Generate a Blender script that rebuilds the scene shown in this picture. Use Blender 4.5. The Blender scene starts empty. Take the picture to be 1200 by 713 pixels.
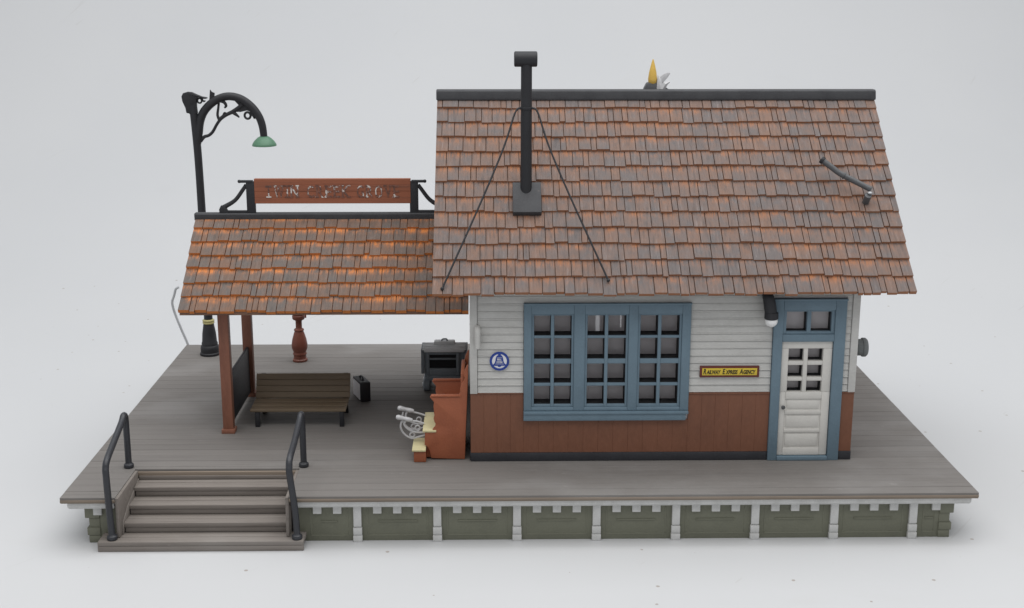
import bpy, bmesh, math, random
from mathutils import Vector, Matrix
random.seed(7)
K = 0.04                       # modelling unit -> metres (the model is about 43 cm long)
scene = bpy.context.scene
COL = scene.collection
R = math.radians

# ------------------------------------------------------------------ materials
def _n(nt, t, **kw):
    n = nt.nodes.new(t)
    for k, v in kw.items():
        if k in n.inputs: n.inputs[k].default_value = v
        else: setattr(n, k, v)
    return n

def rgba(c): return (c[0], c[1], c[2], 1.0)

def coords(nt, scale=(1, 1, 1), kind='Object'):
    tc = nt.nodes.new('ShaderNodeTexCoord'); mp = nt.nodes.new('ShaderNodeMapping')
    mp.inputs['Scale'].default_value = (scale[0] / K, scale[1] / K, scale[2] / K)
    nt.links.new(tc.outputs[kind], mp.inputs['Vector'])
    return mp.outputs['Vector']

def mixc(nt, fac, a, b, mode='MIX'):
    m = nt.nodes.new('ShaderNodeMix'); m.data_type = 'RGBA'; m.blend_type = mode
    for sock, val in ((m.inputs['Factor'], fac), (m.inputs['A'], a), (m.inputs['B'], b)): pass
    ins = [s for s in m.inputs if s.enabled]
    f, A, B = ins[0], ins[1], ins[2]
    for s, val in ((f, fac), (A, a), (B, b)):
        if isinstance(val, bpy.types.NodeSocket): nt.links.new(val, s)
        elif isinstance(val, tuple): s.default_value = rgba(val)
        else: s.default_value = val
    return [o for o in m.outputs if o.enabled][0]

def math_(nt, op, a, b=None, clamp=False):
    m = nt.nodes.new('ShaderNodeMath'); m.operation = op; m.use_clamp = clamp
    for i, val in enumerate((a, b)):
        if val is None: continue
        if isinstance(val, bpy.types.NodeSocket): nt.links.new(val, m.inputs[i])
        else: m.inputs[i].default_value = val
    return m.outputs[0]

def noise(nt, vec, scale, detail=4, rough=.55):
    n = _n(nt, 'ShaderNodeTexNoise', Scale=scale, Detail=detail, Roughness=rough)
    nt.links.new(vec, n.inputs['Vector'])
    return n.outputs['Fac']

def ramp(nt, fac, lo, hi):
    m = nt.nodes.new('ShaderNodeMapRange'); m.clamp = True; m.interpolation_type = 'SMOOTHSTEP'
    m.inputs['From Min'].default_value = lo; m.inputs['From Max'].default_value = hi
    nt.links.new(fac, m.inputs['Value'])
    return m.outputs[0]

def newmat(name):
    m = bpy.data.materials.new(name); m.use_nodes = True
    nt = m.node_tree
    return m, nt, nt.nodes['Principled BSDF']

def bump(nt, bs, height, strength=.3, dist=.01):
    b = nt.nodes.new('ShaderNodeBump'); b.inputs['Strength'].default_value = strength
    b.inputs['Distance'].default_value = dist * K
    nt.links.new(height, b.inputs['Height']); nt.links.new(b.outputs['Normal'], bs.inputs['Normal'])

def paint(name, col, dirt=None, rough=.6, spec=.35, grain=(3, 3, 3), amt=.5, fine=14, bmp=.15, wear=None, wear_lo=.62):
    """hand painted plastic: uneven pigment, grime in patches, tiny brush texture"""
    m, nt, bs = newmat(name)
    v = coords(nt, grain)
    n1 = noise(nt, v, 1.3, 6, .6); n2 = noise(nt, v, fine, 3, .6)
    dirt = dirt or tuple(c * .62 for c in col)
    f = math_(nt, 'MULTIPLY', ramp(nt, n1, .35, .75), amt)
    c = mixc(nt, f, col, dirt)
    f2 = math_(nt, 'MULTIPLY', ramp(nt, n2, .4, .75), amt * .45)
    c = mixc(nt, f2, c, tuple(min(1, x * 1.25 + .01) for x in col))
    if wear:
        n3 = noise(nt, v, 5.0, 8, .7)
        c = mixc(nt, ramp(nt, n3, wear_lo, wear_lo + .06), c, wear)
    nt.links.new(c, bs.inputs['Base Color'])
    bs.inputs['Roughness'].default_value = rough
    bs.inputs['Specular IOR Level'].default_value = spec
    nt.links.new(math_(nt, 'ADD', math_(nt, 'MULTIPLY', n2, .25), rough - .12), bs.inputs['Roughness'])
    bump(nt, bs, n2, bmp, .02)
    return m

def wood(name, base, dark, light, along='x', rough=.75, per_piece=True, amt=1.0):
    """weathered planks: per-board tone from a mesh attribute, grain stretched along the boards"""
    m, nt, bs = newmat(name)
    sc = {'x': (.9, 16, 16), 'y': (16, .9, 16), 'z': (16, 16, .9)}[along]
    v = coords(nt, sc); g = noise(nt, v, 1.0, 6, .65)
    v2 = coords(nt, (.55, .8, .8)); p = noise(nt, v2, 1.0, 5, .55)
    c = mixc(nt, math_(nt, 'MULTIPLY', ramp(nt, g, .45, .75), .55 * amt), base, dark)
    c = mixc(nt, math_(nt, 'MULTIPLY', ramp(nt, p, .48, .72), .6 * amt), c, light)
    if per_piece:
        at = nt.nodes.new('ShaderNodeAttribute'); at.attribute_name = 'tone'
        k = nt.nodes.new('ShaderNodeSeparateColor'); nt.links.new(at.outputs['Color'], k.inputs[0])
        c = mixc(nt, math_(nt, 'MULTIPLY', k.outputs[0], .35), c, dark)
        v3 = coords(nt, (2.2, 9, 9)); s = noise(nt, v3, 1.0, 8, .72)
        c = mixc(nt, math_(nt, 'MULTIPLY', ramp(nt, s, .63, .74), .5), c, tuple(min(1, x * 1.6) for x in light))
    nt.links.new(c, bs.inputs['Base Color'])
    bs.inputs['Roughness'].default_value = rough; bs.inputs['Specular IOR Level'].default_value = .3
    bump(nt, bs, g, .35, .015)
    return m

def shingle_mat(name, grey, brown, orange, strength, lip=.6):
    """dry-brushed shingles: grey slate tone per shingle, rust orange brushed near each top edge and on the butts"""
    m, nt, bs = newmat(name)
    at = nt.nodes.new('ShaderNodeAttribute'); at.attribute_name = 'tone'
    sp = nt.nodes.new('ShaderNodeSeparateColor'); nt.links.new(at.outputs['Color'], sp.inputs[0])
    rnd, vv, butt = sp.outputs[0], sp.outputs[1], sp.outputs[2]
    vl = coords(nt, (1, 1, 1)); big = noise(nt, vl, .85, 4, .6)
    vg = coords(nt, (34, 4, 4)); streak = noise(nt, vg, 1.0, 5, .7)
    vm = coords(nt, (9, 7, 7)); mid = noise(nt, vm, 1.0, 5, .6)
    f = math_(nt, 'ADD', math_(nt, 'MULTIPLY', rnd, .72), math_(nt, 'MULTIPLY', ramp(nt, big, .38, .66), .26))
    f = math_(nt, 'ADD', f, math_(nt, 'MULTIPLY', math_(nt, 'SUBTRACT', mid, .5), 1.7), clamp=True)
    c = mixc(nt, f, grey, brown)
    c = mixc(nt, math_(nt, 'MULTIPLY', ramp(nt, math_(nt, 'SUBTRACT', 1.0, streak), .48, .7), .5), c, tuple(x * .5 for x in grey))
    c = mixc(nt, math_(nt, 'MULTIPLY', ramp(nt, streak, .54, .72), .42), c, tuple(min(1, x * 2.0) for x in grey))
    o = math_(nt, 'MULTIPLY', ramp(nt, vv, .42, .98), ramp(nt, math_(nt, 'ADD', math_(nt, 'MULTIPLY', mid, .6), math_(nt, 'MULTIPLY', big, .5)), .42, .72))
    o = math_(nt, 'MULTIPLY', o, math_(nt, 'ADD', .12, math_(nt, 'MULTIPLY', ramp(nt, streak, .38, .62), 1.0)))
    o = math_(nt, 'MULTIPLY', o, strength)
    o = math_(nt, 'MAXIMUM', o, math_(nt, 'MULTIPLY', butt, lip), clamp=True)
    c = mixc(nt, o, c, orange)
    nt.links.new(c, bs.inputs['Base Color'])
    bs.inputs['Roughness'].default_value = .72; bs.inputs['Specular IOR Level'].default_value = .35
    bump(nt, bs, streak, .4, .02)
    return m

M = {}
M['deck'] = wood('deck_boards', (.180, .168, .158), (.128, .119, .112), (.246, .237, .230))
M['deckedge'] = wood('deck_edge', (.235, .190, .150), (.140, .115, .098), (.270, .225, .185))
M['gap'] = paint('board_gaps', (.045, .038, .034), rough=.9)
M['steps'] = wood('step_boards', (.205, .182, .164), (.125, .105, .093), (.265, .246, .228))
M['green'] = paint('drab_green', (.160, .163, .122), (.128, .130, .098), amt=.6)
M['trimwhite'] = paint('base_white', (.56, .56, .55), (.43, .43, .415), grain=(5, 5, 5), amt=.7)
M['white'] = paint('wall_white', (.53, .525, .505), (.41, .405, .385), grain=(1.5, 1.5, 3), amt=.55, rough=.5)
M['brown'] = paint('wainscot_brown', (.190, .080, .046), (.140, .060, .036), grain=(2.2, 2.2, 1.2), amt=.6, fine=9, rough=.5)
M['blackbase'] = paint('base_black', (.035, .036, .042), (.02, .02, .024), rough=.5, wear=(.25, .24, .23), wear_lo=.72)
M['blue'] = paint('frame_blue', (.140, .205, .255), (.11, .16, .20), amt=.55, rough=.5, bmp=.2)
M['leaf'] = paint('door_white', (.62, .605, .57), (.52, .50, .47), amt=.4, rough=.5)
M['black'] = paint('matt_black', (.018, .0185, .022), (.012, .012, .014), rough=.55, spec=.4)
M['iron'] = paint('cap_iron', (.050, .051, .055), (.032, .032, .036), amt=.8, rough=.6, wear=(.13, .115, .10), wear_lo=.66)
M['rail'] = paint('rail_iron', (.024, .026, .032), (.015, .016, .020), rough=.42, spec=.5, wear=(.13, .13, .14), wear_lo=.70)
M['inner'] = paint('inner_black', (.012, .012, .014), rough=.7)
M['room'] = paint('room_grey', (.74, .70, .71), (.62, .6, .6), amt=.3, rough=.8)
M['redwood'] = paint('post_red', (.25, .105, .066), (.165, .066, .044), grain=(5, 5, 1), amt=.7, rough=.5)
M['turned'] = paint('turned_red', (.19, .062, .040), (.12, .040, .028), amt=.6, rough=.4, wear=(.5, .4, .36), wear_lo=.72)
M['stand'] = paint('stand_red', (.32, .100, .048), (.22, .066, .034), amt=.5, rough=.5)
M['cream'] = paint('cream', (.62, .56, .33), (.5, .44, .25), amt=.6, rough=.55, wear=(.75, .73, .66), wear_lo=.62)
M['silver'] = paint('silver_paint', (.52, .52, .53), (.34, .34, .345), amt=.6, rough=.38, spec=.6)
M['wire'] = paint('bare_wire', (.42, .43, .44), (.28, .28, .29), rough=.35, spec=.6)
M['bench'] = wood('bench_slats', (.150, .112, .074), (.098, .072, .050), (.18, .14, .098), per_piece=False, rough=.55)
M['board'] = wood('sign_planks', (.27, .092, .048), (.150, .062, .040), (.31, .110, .052), per_piece=False, amt=1.2, rough=.55)
M['slate'] = paint('chalk_black', (.028, .029, .035), (.02, .02, .024), rough=.5)
M['greenshade'] = paint('shade_green', (.095, .205, .130), (.08, .17, .11), amt=.4, rough=.4)
M['gold'] = paint('gold', (.62, .40, .075), (.48, .29, .05), rough=.35, spec=.6)
M['ring'] = paint('brass_ring', (.42, .38, .17), (.3, .26, .12), rough=.45)
M['pipegrey'] = paint('pipe_grey', (.075, .078, .083), (.05, .052, .057), rough=.45, spec=.5)
M['meter'] = paint('meter_grey', (.17, .18, .18), (.11, .12, .12), rough=.5)
M['cart'] = paint('cart_grey', (.21, .235, .26), (.14, .155, .17), amt=.8, rough=.5, wear=(.22, .225, .23), wear_lo=.64)
M['cartdark'] = paint('cart_recess', (.008, .008, .010), rough=.7)
M['cartlight'] = paint('cart_slats', (.78, .785, .79), (.62, .625, .63), amt=.6, rough=.5)
M['caseside'] = paint('case_side', (.74, .72, .73), (.60, .58, .59), grain=(12, 12, 12), rough=.6)
M['case'] = paint('case_black', (.022, .021, .024), (.015, .015, .016), rough=.5)
M['signred'] = paint('sign_maroon', (.13, .030, .022), (.09, .02, .016), amt=.5, rough=.4)
M['signyellow'] = paint('sign_yellow', (.64, .47, .050), (.56, .40, .045), amt=.3, rough=.4)
M['ink'] = paint('ink', (.030, .026, .012), rough=.5)
M['decalblue'] = paint('decal_blue', (.018, .050, .27), (.014, .038, .21), amt=.3, rough=.45)
M['decalwhite'] = paint('decal_white', (.72, .72, .74), (.65, .65, .67), amt=.2, rough=.45)
M['bulb'] = paint('bulb_white', (.80, .80, .80), (.76, .76, .76), amt=.2, rough=.25, spec=.6)
M['under'] = paint('roof_under', (.20, .115, .080), rough=.9)
M['mainroof'] = shingle_mat('main_shingles', (.136, .117, .113), (.198, .121, .090), (.38, .150, .060), .95, .65)
M['lowroof'] = shingle_mat('low_shingles', (.120, .101, .091), (.185, .105, .070), (.58, .195, .048), 1.35, .9)

def letter_mat():
    m, nt, bs = newmat('worn_letters')
    v = coords(nt, (1, 1, 1)); n = noise(nt, v, 7.0, 8, .75); b = noise(nt, v, 26.0, 3, .6)
    c = mixc(nt, ramp(nt, b, .35, .65), (.085, .040, .030), (.20, .078, .050))
    c = mixc(nt, ramp(nt, n, .53, .585), c, (.60, .56, .53))
    nt.links.new(c, bs.inputs['Base Color']); bs.inputs['Roughness'].default_value = .6
    return m
M['letters'] = letter_mat()

def glass_mat():
    m, nt, bs = newmat('window_film')
    bs.inputs['Base Color'].default_value = (.66, .62, .63, 1)
    bs.inputs['Roughness'].default_value = .22
    tr = nt.nodes.new('ShaderNodeBsdfTransparent'); tr.inputs['Color'].default_value = (.93, .93, .94, 1)
    mx = nt.nodes.new('ShaderNodeMixShader'); mx.inputs[0].default_value = .17
    v = coords(nt, (1, 1, 1)); n = noise(nt, v, 3.0, 4, .6)
    nt.links.new(math_(nt, 'ADD', math_(nt, 'MULTIPLY', n, .12), .44), mx.inputs[0])
    nt.links.new(tr.outputs[0], mx.inputs[1]); nt.links.new(bs.outputs[0], mx.inputs[2])
    nt.links.new(mx.outputs[0], nt.nodes['Material Output'].inputs['Surface'])
    return m
M['glass'] = glass_mat()

def sweep_mat():
    m, nt, bs = newmat('white_sweep')
    v = coords(nt, (1, 1, 1)); big = noise(nt, v, .12, 3, .5)
    c = mixc(nt, ramp(nt, big, .3, .7), (.512, .519, .529), (.530, .535, .542))
    smear = noise(nt, coords(nt, (.5, .9, .9)), 1.0, 6, .65)
    c = mixc(nt, math_(nt, 'MULTIPLY', ramp(nt, smear, .6, .8), .22), c, (.475, .47, .46))
    # crumbs and specks of dust
    vo = _n(nt, 'ShaderNodeTexVoronoi', Scale=1.3, voronoi_dimensions='2D'); nt.links.new(v, vo.inputs['Vector'])
    vo.inputs['Randomness'].default_value = 1
    wob = math_(nt, 'ADD', vo.outputs['Distance'], math_(nt, 'MULTIPLY', math_(nt, 'SUBTRACT', noise(nt, v, 30, 2), .5), .02))
    sp = nt.nodes.new('ShaderNodeSeparateColor'); nt.links.new(vo.outputs['Color'], sp.inputs[0])
    size = math_(nt, 'MULTIPLY', ramp(nt, sp.outputs[0], .45, 1.0), .030)
    sz = nt.nodes.new('ShaderNodeSeparateXYZ'); nt.links.new(v, sz.inputs[0])
    dot = math_(nt, 'MULTIPLY', math_(nt, 'LESS_THAN', wob, size), math_(nt, 'LESS_THAN', sz.outputs[2], -.3))
    c = mixc(nt, math_(nt, 'MULTIPLY', dot, .8), c, (.30, .26, .23))
    # fine scuffs
    tc = nt.nodes.new('ShaderNodeTexCoord'); r1 = nt.nodes.new('ShaderNodeMapping'); r1.inputs['Rotation'].default_value = (0, 0, R(-52))
    sv = nt.nodes.new('ShaderNodeMapping'); sv.inputs['Scale'].default_value = (.7 / K, 14 / K, 1 / K)
    nt.links.new(tc.outputs['Object'], r1.inputs['Vector']); nt.links.new(r1.outputs['Vector'], sv.inputs['Vector'])
    sc = math_(nt, 'MULTIPLY', noise(nt, sv.outputs['Vector'], 1.0, 1, .3), ramp(nt, noise(nt, v, .5, 2, .5), .52, .62))
    c = mixc(nt, math_(nt, 'MULTIPLY', ramp(nt, sc, .72, .77), .30), c, (.42, .41, .40))
    nt.links.new(c, bs.inputs['Base Color'])
    bs.inputs['Roughness'].default_value = .55; bs.inputs['Specular IOR Level'].default_value = .25
    return m
M['sweep'] = sweep_mat()

# ------------------------------------------------------------------ mesh builder (modelling units, world axes)
class MB:
    def __init__(s): s.v = []; s.f = []; s.t = []
    def add(s, vs, fs, tones=None):
        o = len(s.v); s.v += [tuple(p) for p in vs]
        s.f += [tuple(o + i for i in f) for f in fs]
        s.t += tones if tones else [[(0, 0, 0)] * len(f) for f in fs]
        return s
    def hexa(s, p, tone=None):         # p: 8 corners, bottom 4 then top 4
        fs = [(0, 3, 2, 1), (4, 5, 6, 7), (0, 1, 5, 4), (1, 2, 6, 5), (2, 3, 7, 6), (3, 0, 4, 7)]
        return s.add(p, fs, [[tone] * 4 for _ in fs] if tone else None)
    def box(s, x0, x1, y0, y1, z0, z1, tone=None):
        return s.hexa([(x0, y0, z0), (x1, y0, z0), (x1, y1, z0), (x0, y1, z0),
                       (x0, y0, z1), (x1, y0, z1), (x1, y1, z1), (x0, y1, z1)], tone)
    def obox(s, c, ax, ay, az, hx, hy, hz):
        c, ax, ay, az = map(Vector, (c, ax, ay, az))
        P = [c + ax * hx * i + ay * hy * j + az * hz * k for k in (-1, 1) for (i, j) in ((-1, -1), (1, -1), (1, 1), (-1, 1))]
        return s.hexa(P)
    def prism(s, poly, plane, d0, d1):
        n = len(poly)
        def mk(a, b, d): return {'xz': (a, d, b), 'yz': (d, a, b), 'xy': (a, b, d)}[plane]
        vs = [mk(a, b, d0) for a, b in poly] + [mk(a, b, d1) for a, b in poly]
        fs = [tuple(range(n)), tuple(range(2 * n - 1, n - 1, -1))] + [(i, (i + 1) % n, n + (i + 1) % n, n + i) for i in range(n)]
        return s.add(vs, fs)
    def lathe(s, prof, c, axis='z', n=28):
        vs, fs = [], []; m = len(prof)
        for r, h in prof:
            for k in range(n):
                a = 2 * math.pi * k / n; u, w = r * math.cos(a), r * math.sin(a)
                d = {'z': (u, w, h), 'x': (h, u, w), 'y': (u, h, w)}[axis]
                vs.append((c[0] + d[0], c[1] + d[1], c[2] + d[2]))
        for i in range(m - 1):
            for k in range(n):
                fs.append((i * n + k, i * n + (k + 1) % n, (i + 1) * n + (k + 1) % n, (i + 1) * n + k))
        fs.append(tuple(range(n))); fs.append(tuple(range(m * n - 1, (m - 1) * n - 1, -1)))
        return s.add(vs, fs)
    def tube(s, pts, r, n=12, smooth=0, closed=False, flat=None):
        P = [Vector(p) for p in pts]
        rs = list(r) if isinstance(r, (list, tuple)) else [r] * len(P)
        if smooth:
            Q, q = [], []; L = len(P)
            rng = range(L if closed else L - 1)
            for i in rng:
                p0, p1, p2, p3 = (P[(i - 1) % L], P[i], P[(i + 1) % L], P[(i + 2) % L]) if closed else (P[max(i - 1, 0)], P[i], P[i + 1], P[min(i + 2, L - 1)])
                for k in range(smooth):
                    t = k / smooth
                    Q.append(.5 * ((2 * p1) + (p2 - p0) * t + (2 * p0 - 5 * p1 + 4 * p2 - p3) * t * t + (3 * p1 - p0 - 3 * p2 + p3) * t ** 3))
                    q.append(rs[i] * (1 - t) + rs[(i + 1) % L] * t)
            if not closed: Q.append(P[-1]); q.append(rs[-1])
            P, rs = Q, q
        L = len(P); vs, fs = [], []
        T = [((P[(i + 1) % L] - P[i - 1]) if closed else (P[min(i + 1, L - 1)] - P[max(i - 1, 0)])).normalized() for i in range(L)]
        up = Vector((0, 1, 0)) if abs(T[0].y) < .9 else Vector((1, 0, 0))
        N = (up - T[0] * up.dot(T[0])).normalized()
        for i in range(L):
            N = (N - T[i] * N.dot(T[i])).normalized(); B = T[i].cross(N)
            fl = flat or 1
            for k in range(n):
                a = 2 * math.pi * k / n
                vs.append(P[i] + N * math.cos(a) * rs[i] * fl + B * math.sin(a) * rs[i])
        for i in range(L if closed else L - 1):
            j = (i + 1) % L
            for k in range(n): fs.append((i * n + k, i * n + (k + 1) % n, j * n + (k + 1) % n, j * n + k))
        if not closed:
            fs.append(tuple(range(n))); fs.append(tuple(range(L * n - 1, (L - 1) * n - 1, -1)))
        return s.add(vs, fs)
    def ball(s, c, r, n=16, sq=1):
        prof = [(max(r * math.sin(math.pi * i / 10), .0005), -r * sq * math.cos(math.pi * i / 10)) for i in range(11)]
        return s.lathe(prof, c, n=n)
    def build(s, name, mat, parent=None, base=None, bev=.006, sharp=35, seg=2, tones=False):
        B = Vector(base if base is not None else (parent['_b'] if parent is not None and '_b' in parent else (0, 0, 0)))
        me = bpy.data.meshes.new(name); bm = bmesh.new()
        lay = bm.loops.layers.float_color.new('tone') if tones else None
        vs = [bm.verts.new((Vector(p) - B) * K) for p in s.v]
        for f, t in zip(s.f, s.t):
            try: fa = bm.faces.new([vs[i] for i in f])
            except ValueError: continue
            if lay:
                for lp, c in zip(fa.loops, t): lp[lay] = (c[0], c[1], c[2], 1)
        bmesh.ops.recalc_face_normals(bm, faces=bm.faces[:])
        if bev:
            es = [e for e in bm.edges if len(e.link_faces) == 2 and e.calc_face_angle(0) > R(50)]
            if es: bmesh.ops.bevel(bm, geom=es, offset=bev * K, segments=seg, profile=.5, affect='EDGES', clamp_overlap=True)
        for f in bm.faces: f.smooth = True
        for e in bm.edges:
            if len(e.link_faces) != 2 or e.calc_face_angle(0) > R(sharp): e.smooth = False
        bm.to_mesh(me); bm.free()
        for mm in (mat if isinstance(mat, (list, tuple)) else [mat]): me.materials.append(M[mm] if isinstance(mm, str) else mm)
        o = bpy.data.objects.new(name, me); COL.objects.link(o)
        if parent is not None: o.parent = parent; o['_b'] = tuple(B)
        else: o.location = B * K; o['_b'] = tuple(B)
        return o

def tag(o, label, cat, group=None, kind=None):
    o['label'] = label; o['category'] = cat
    if group: o['group'] = group
    if kind: o['kind'] = kind
    return o
def thing(name, base, label, cat, group=None):
    o = bpy.data.objects.new(name, None); COL.objects.link(o)
    o.empty_display_size = .01; o.location = Vector(base) * K; o['_b'] = tuple(base)
    return tag(o, label, cat, group)
def copy_part(o, d, name=None):
    c = o.copy(); COL.objects.link(c); c.parent = o.parent
    c.location = o.location + Vector(d) * K
    return c

def text_mb(txt, size, x, z, y, depth=.008, shear=0, offset=0, width=None, spacing=1.0, align='LEFT', weight=None):
    """lettering as real geometry in the xz plane facing the front"""
    cu = bpy.data.curves.new('lettering_curve', 'FONT'); cu.body = txt; cu.size = size; cu.shear = shear
    cu.offset = offset; cu.extrude = depth / 2; cu.resolution_u = 3; cu.space_character = spacing
    cu.align_x = align
    ob = bpy.data.objects.new('lettering_curve', cu); COL.objects.link(ob)
    dg = bpy.context.evaluated_depsgraph_get(); dg.update()
    me = bpy.data.meshes.new_from_object(ob.evaluated_get(dg))
    vs = [v.co.copy() for v in me.vertices]; fs = [tuple(p.vertices) for p in me.polygons]
    w0, w1 = min(v.x for v in vs), max(v.x for v in vs)
    sx = (width / (w1 - w0)) if width else 1
    mb = MB(); mb.add([(x + (v.x - (w0 if align == 'LEFT' else 0)) * sx, y - v.z, z + v.y) for v in vs], fs)
    bpy.data.objects.remove(ob); bpy.data.curves.remove(cu); bpy.data.meshes.remove(me)
    mb.w = (w1 - w0) * sx
    return mb

# ------------------------------------------------------------------ setting: one white sweep of backdrop
ZT = -.612
mb = MB(); prof = [(-26, ZT)] + [(y, ZT) for y in (-10, 0, 5, 9)]
for i in range(1, 33):
    a = R(90) * i / 32; prof.append((9 + 24 * math.sin(a), ZT + 24 * (1 - math.cos(a))))
prof.append((33, ZT + 36))
vs = []; fs = []
for (y, z) in prof: vs += [(-44, y, z), (54, y, z)]
for i in range(len(prof) - 1): fs.append((2 * i, 2 * i + 1, 2 * i + 3, 2 * i + 2))
mb.add(vs, fs)
o = mb.build('tabletop', 'sweep', bev=0, sharp=180)
tag(o, 'plain pale grey seamless tabletop curving up into the backdrop', 'backdrop', kind='structure')

# ------------------------------------------------------------------ platform
W, D = 10.78, 6.62
NX0, NX1, NY = .64, 2.66, .925               # stair notch
plat = thing('station_platform', (W / 2, D / 2, ZT), 'long grey planked platform on a green base with white pilasters', 'platform')
mb = MB(); n = 33; pw = D / n
for i in range(n):
    y0, y1 = i * pw + .0028, (i + 1) * pw - .0028
    dz = random.uniform(-.0015, .0015)
    if y1 <= NY: strips = [(y0, y1, True)]
    elif y0 >= NY: strips = [(y0, y1, False)]
    else: strips = [(y0, NY, True), (NY, y1, False)]
    tone = random.random() ** 1.6
    for (sa, sb_, cut) in strips:
        for a, b in (((0, NX0), (NX1, W)) if cut else ((0, W),)): mb.box(a, b, sa, sb_, -.034, dz, (tone, 0, 0))
mb.build('deck', 'deck', plat, bev=.003, seg=1, tones=True)
mb = MB()
for a, b in ((.02, NX0 - .02), (NX1 + .02, W - .02)): mb.box(a, b, .05, NY - .06, -.074, -.036)
mb.box(.02, W - .02, NY + .02, D - .03, -.074, -.036)
mb.build('deck_joists', 'gap', plat, bev=0)
mb = MB()
for a, b in ((.0, NX0), (NX1, W)):
    mb.box(a, b, -.006, .03, -.060, -.030); mb.box(a, b, .008, .04, -.076, -.062)
mb.box(-.010, .02, .03, D, -.066, -.03); mb.box(W - .02, W + .010, .03, D, -.066, -.03)
mb.box(0, W, D - .02, D + .01, -.066, -.03)
mb.box(NX0 - .03, NX0, .04, NY, -.09, -.03); mb.box(NX1, NX1 + .03, .04, NY, -.09, -.03)
mb.box(NX0, NX1, NY - .03, NY + .01, -.09, -.03)
mb.build('deck_edging', 'deckedge', plat, bev=.005)
# white fascia band under the deck lip
mb = MB()
for a, b in ((.07, NX0 - .02), (NX1 + .04, W - .07)):
    mb.box(a, b, .030, .12, -.138, -.078); mb.box(a + .01, b - .01, .040, .11, -.154, -.1385)
mb.box(.07, .14, .12, D - .07, -.154, -.078); mb.box(W - .14, W - .07, .12, D - .07, -.154, -.078)
mb.box(.07, W - .07, D - .14, D - .07, -.154, -.078)
mb.build('fascia', 'trimwhite', plat, bev=.006)
# green base wall with recessed panels
FY = .125
mb = MB()
mb.box(.28, NX0 - .03, FY, FY + .1, ZT, -.1); mb.box(NX1 + .05, W - .28, FY, FY + .1, ZT, -.1)
mb.box(.28, .36, FY + .1, D - .13, ZT, -.1); mb.box(W - .36, W - .28, FY + .1, D - .13, ZT, -.1)
mb.box(.28, W - .28, D - .2, D - .13, ZT, -.1)
mb.box(NX0 - .03, NX1 + .05, NY + .03, NY + .1, ZT, -.1)
mb.build('base_wall', 'green', plat, bev=.004)
pil_x = [3.445 + .944 * i for i in range(8)]
mb = MB()
edges = [NX1 + .05] + pil_x
spans = [(a + (.06 if i else .12), b - .06) for i, (a, b) in enumerate(zip(edges, edges[1:]))] + [(pil_x[-1] + .07, W - .40)]
for a, b in spans:                         # frame strips and the raised field inside each bay
    if b - a < .2:
        continue
    a2, b2 = a + .05, b - .05
    mb.box(a2, b2, FY - .004, FY + .01, -.555, -.535)
    mb.box(a2, a2 + .02, FY - .004, FY + .01, -.5345, -.20); mb.box(b2 - .02, b2, FY - .004, FY + .01, -.5345, -.20)
    mb.box(a2 + .13, b2 - .13, FY - .012, FY + .01, -.372, -.352)
mb.build('panel_moulding', 'green', plat, bev=.004)
mb = MB()                                   # stepped corner blocks
for x0, sx in ((.27, 1), (W - .27, -1)):
    mb = MB()
    for z0, z1, e in ((ZT, -.52, .0), (-.518, -.42, .015), (-.418, -.30, -.015), (-.298, -.156, .03)):
        a, b = sorted((x0 - sx * e, x0 + sx * .14)); mb.box(a, b, FY - .012 - e * .3, FY + .14, z0, z1)
    mb.build('corner_block', 'green', plat, bev=.008)
mb = MB(); x = pil_x[0]
mb.box(x - .047, x + .047, FY - .040, FY + .01, -.418, -.155); mb.box(x - .044, x + .044, FY - .026, FY + .01, -.434, -.4185)
mb.box(x - .052, x + .052, FY - .046, FY + .01, -.520, -.4345); mb.box(x - .050, x + .050, FY - .040, FY + .01, -.534, -.5205)
mb.box(x - .054, x + .054, FY - .050, FY + .01, ZT, -.5345)
p0 = mb.build('pilaster', 'trimwhite', plat, bev=.006)
for xx in pil_x[1:]: copy_part(p0, (xx - x, 0, 0))
mb = MB(); x = pil_x[0] + .236
mb.box(x - .050, x + .050, FY - .034, FY + .01, -.258, -.1545)
d0 = mb.build('dentil', 'trimwhite', plat, bev=.006)
dent = []
for a in pil_x[:-1]: dent += [a + .236, a + .472, a + .708]
dent += [pil_x[0] - .236, pil_x[0] - .472, pil_x[-1] + .27, .395]
for xx in dent[1:]: copy_part(d0, (xx - x, 0, 0))

# ------------------------------------------------------------------ staircase with two iron handrails
st = thing('staircase', (1.65, .3, ZT), 'weathered brown wooden steps set into the platform front', 'staircase')
tr = [(-.122, .631), (-.244, .360), (-.366, .108), (-.488, -.157)]
SX0, SX1 = .69, 2.612
for i, (z, yf) in enumerate(tr):
    yb = ([NY] + [t[1] for t in tr])[i] + .03
    mb = MB(); a, b = (SX0, SX1) if i < 3 else (.445, 2.835)
    y0 = yf; n = 2
    pw2 = (yb - yf) / n
    for k in range(n):
        mb.box(a, b, yf + k * pw2 + (.006 if k else 0), yf + (k + 1) * pw2, z - .055, z - random.uniform(0, .004))
    mb.box(a + (.0 if i == 3 else .012), b - (0 if i == 3 else .012), yf + .012 if i < 3 else yf, yf + .05, z - .1215 if i < 3 else ZT, z - .0555)
    mb.build('tread', 'steps', st, bev=.008)
mb = MB()
mb.box(SX0, SX1, NY - .045, NY + .01, -.121, -.075)
mb.build('top_riser', 'steps', st, bev=.004)
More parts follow.
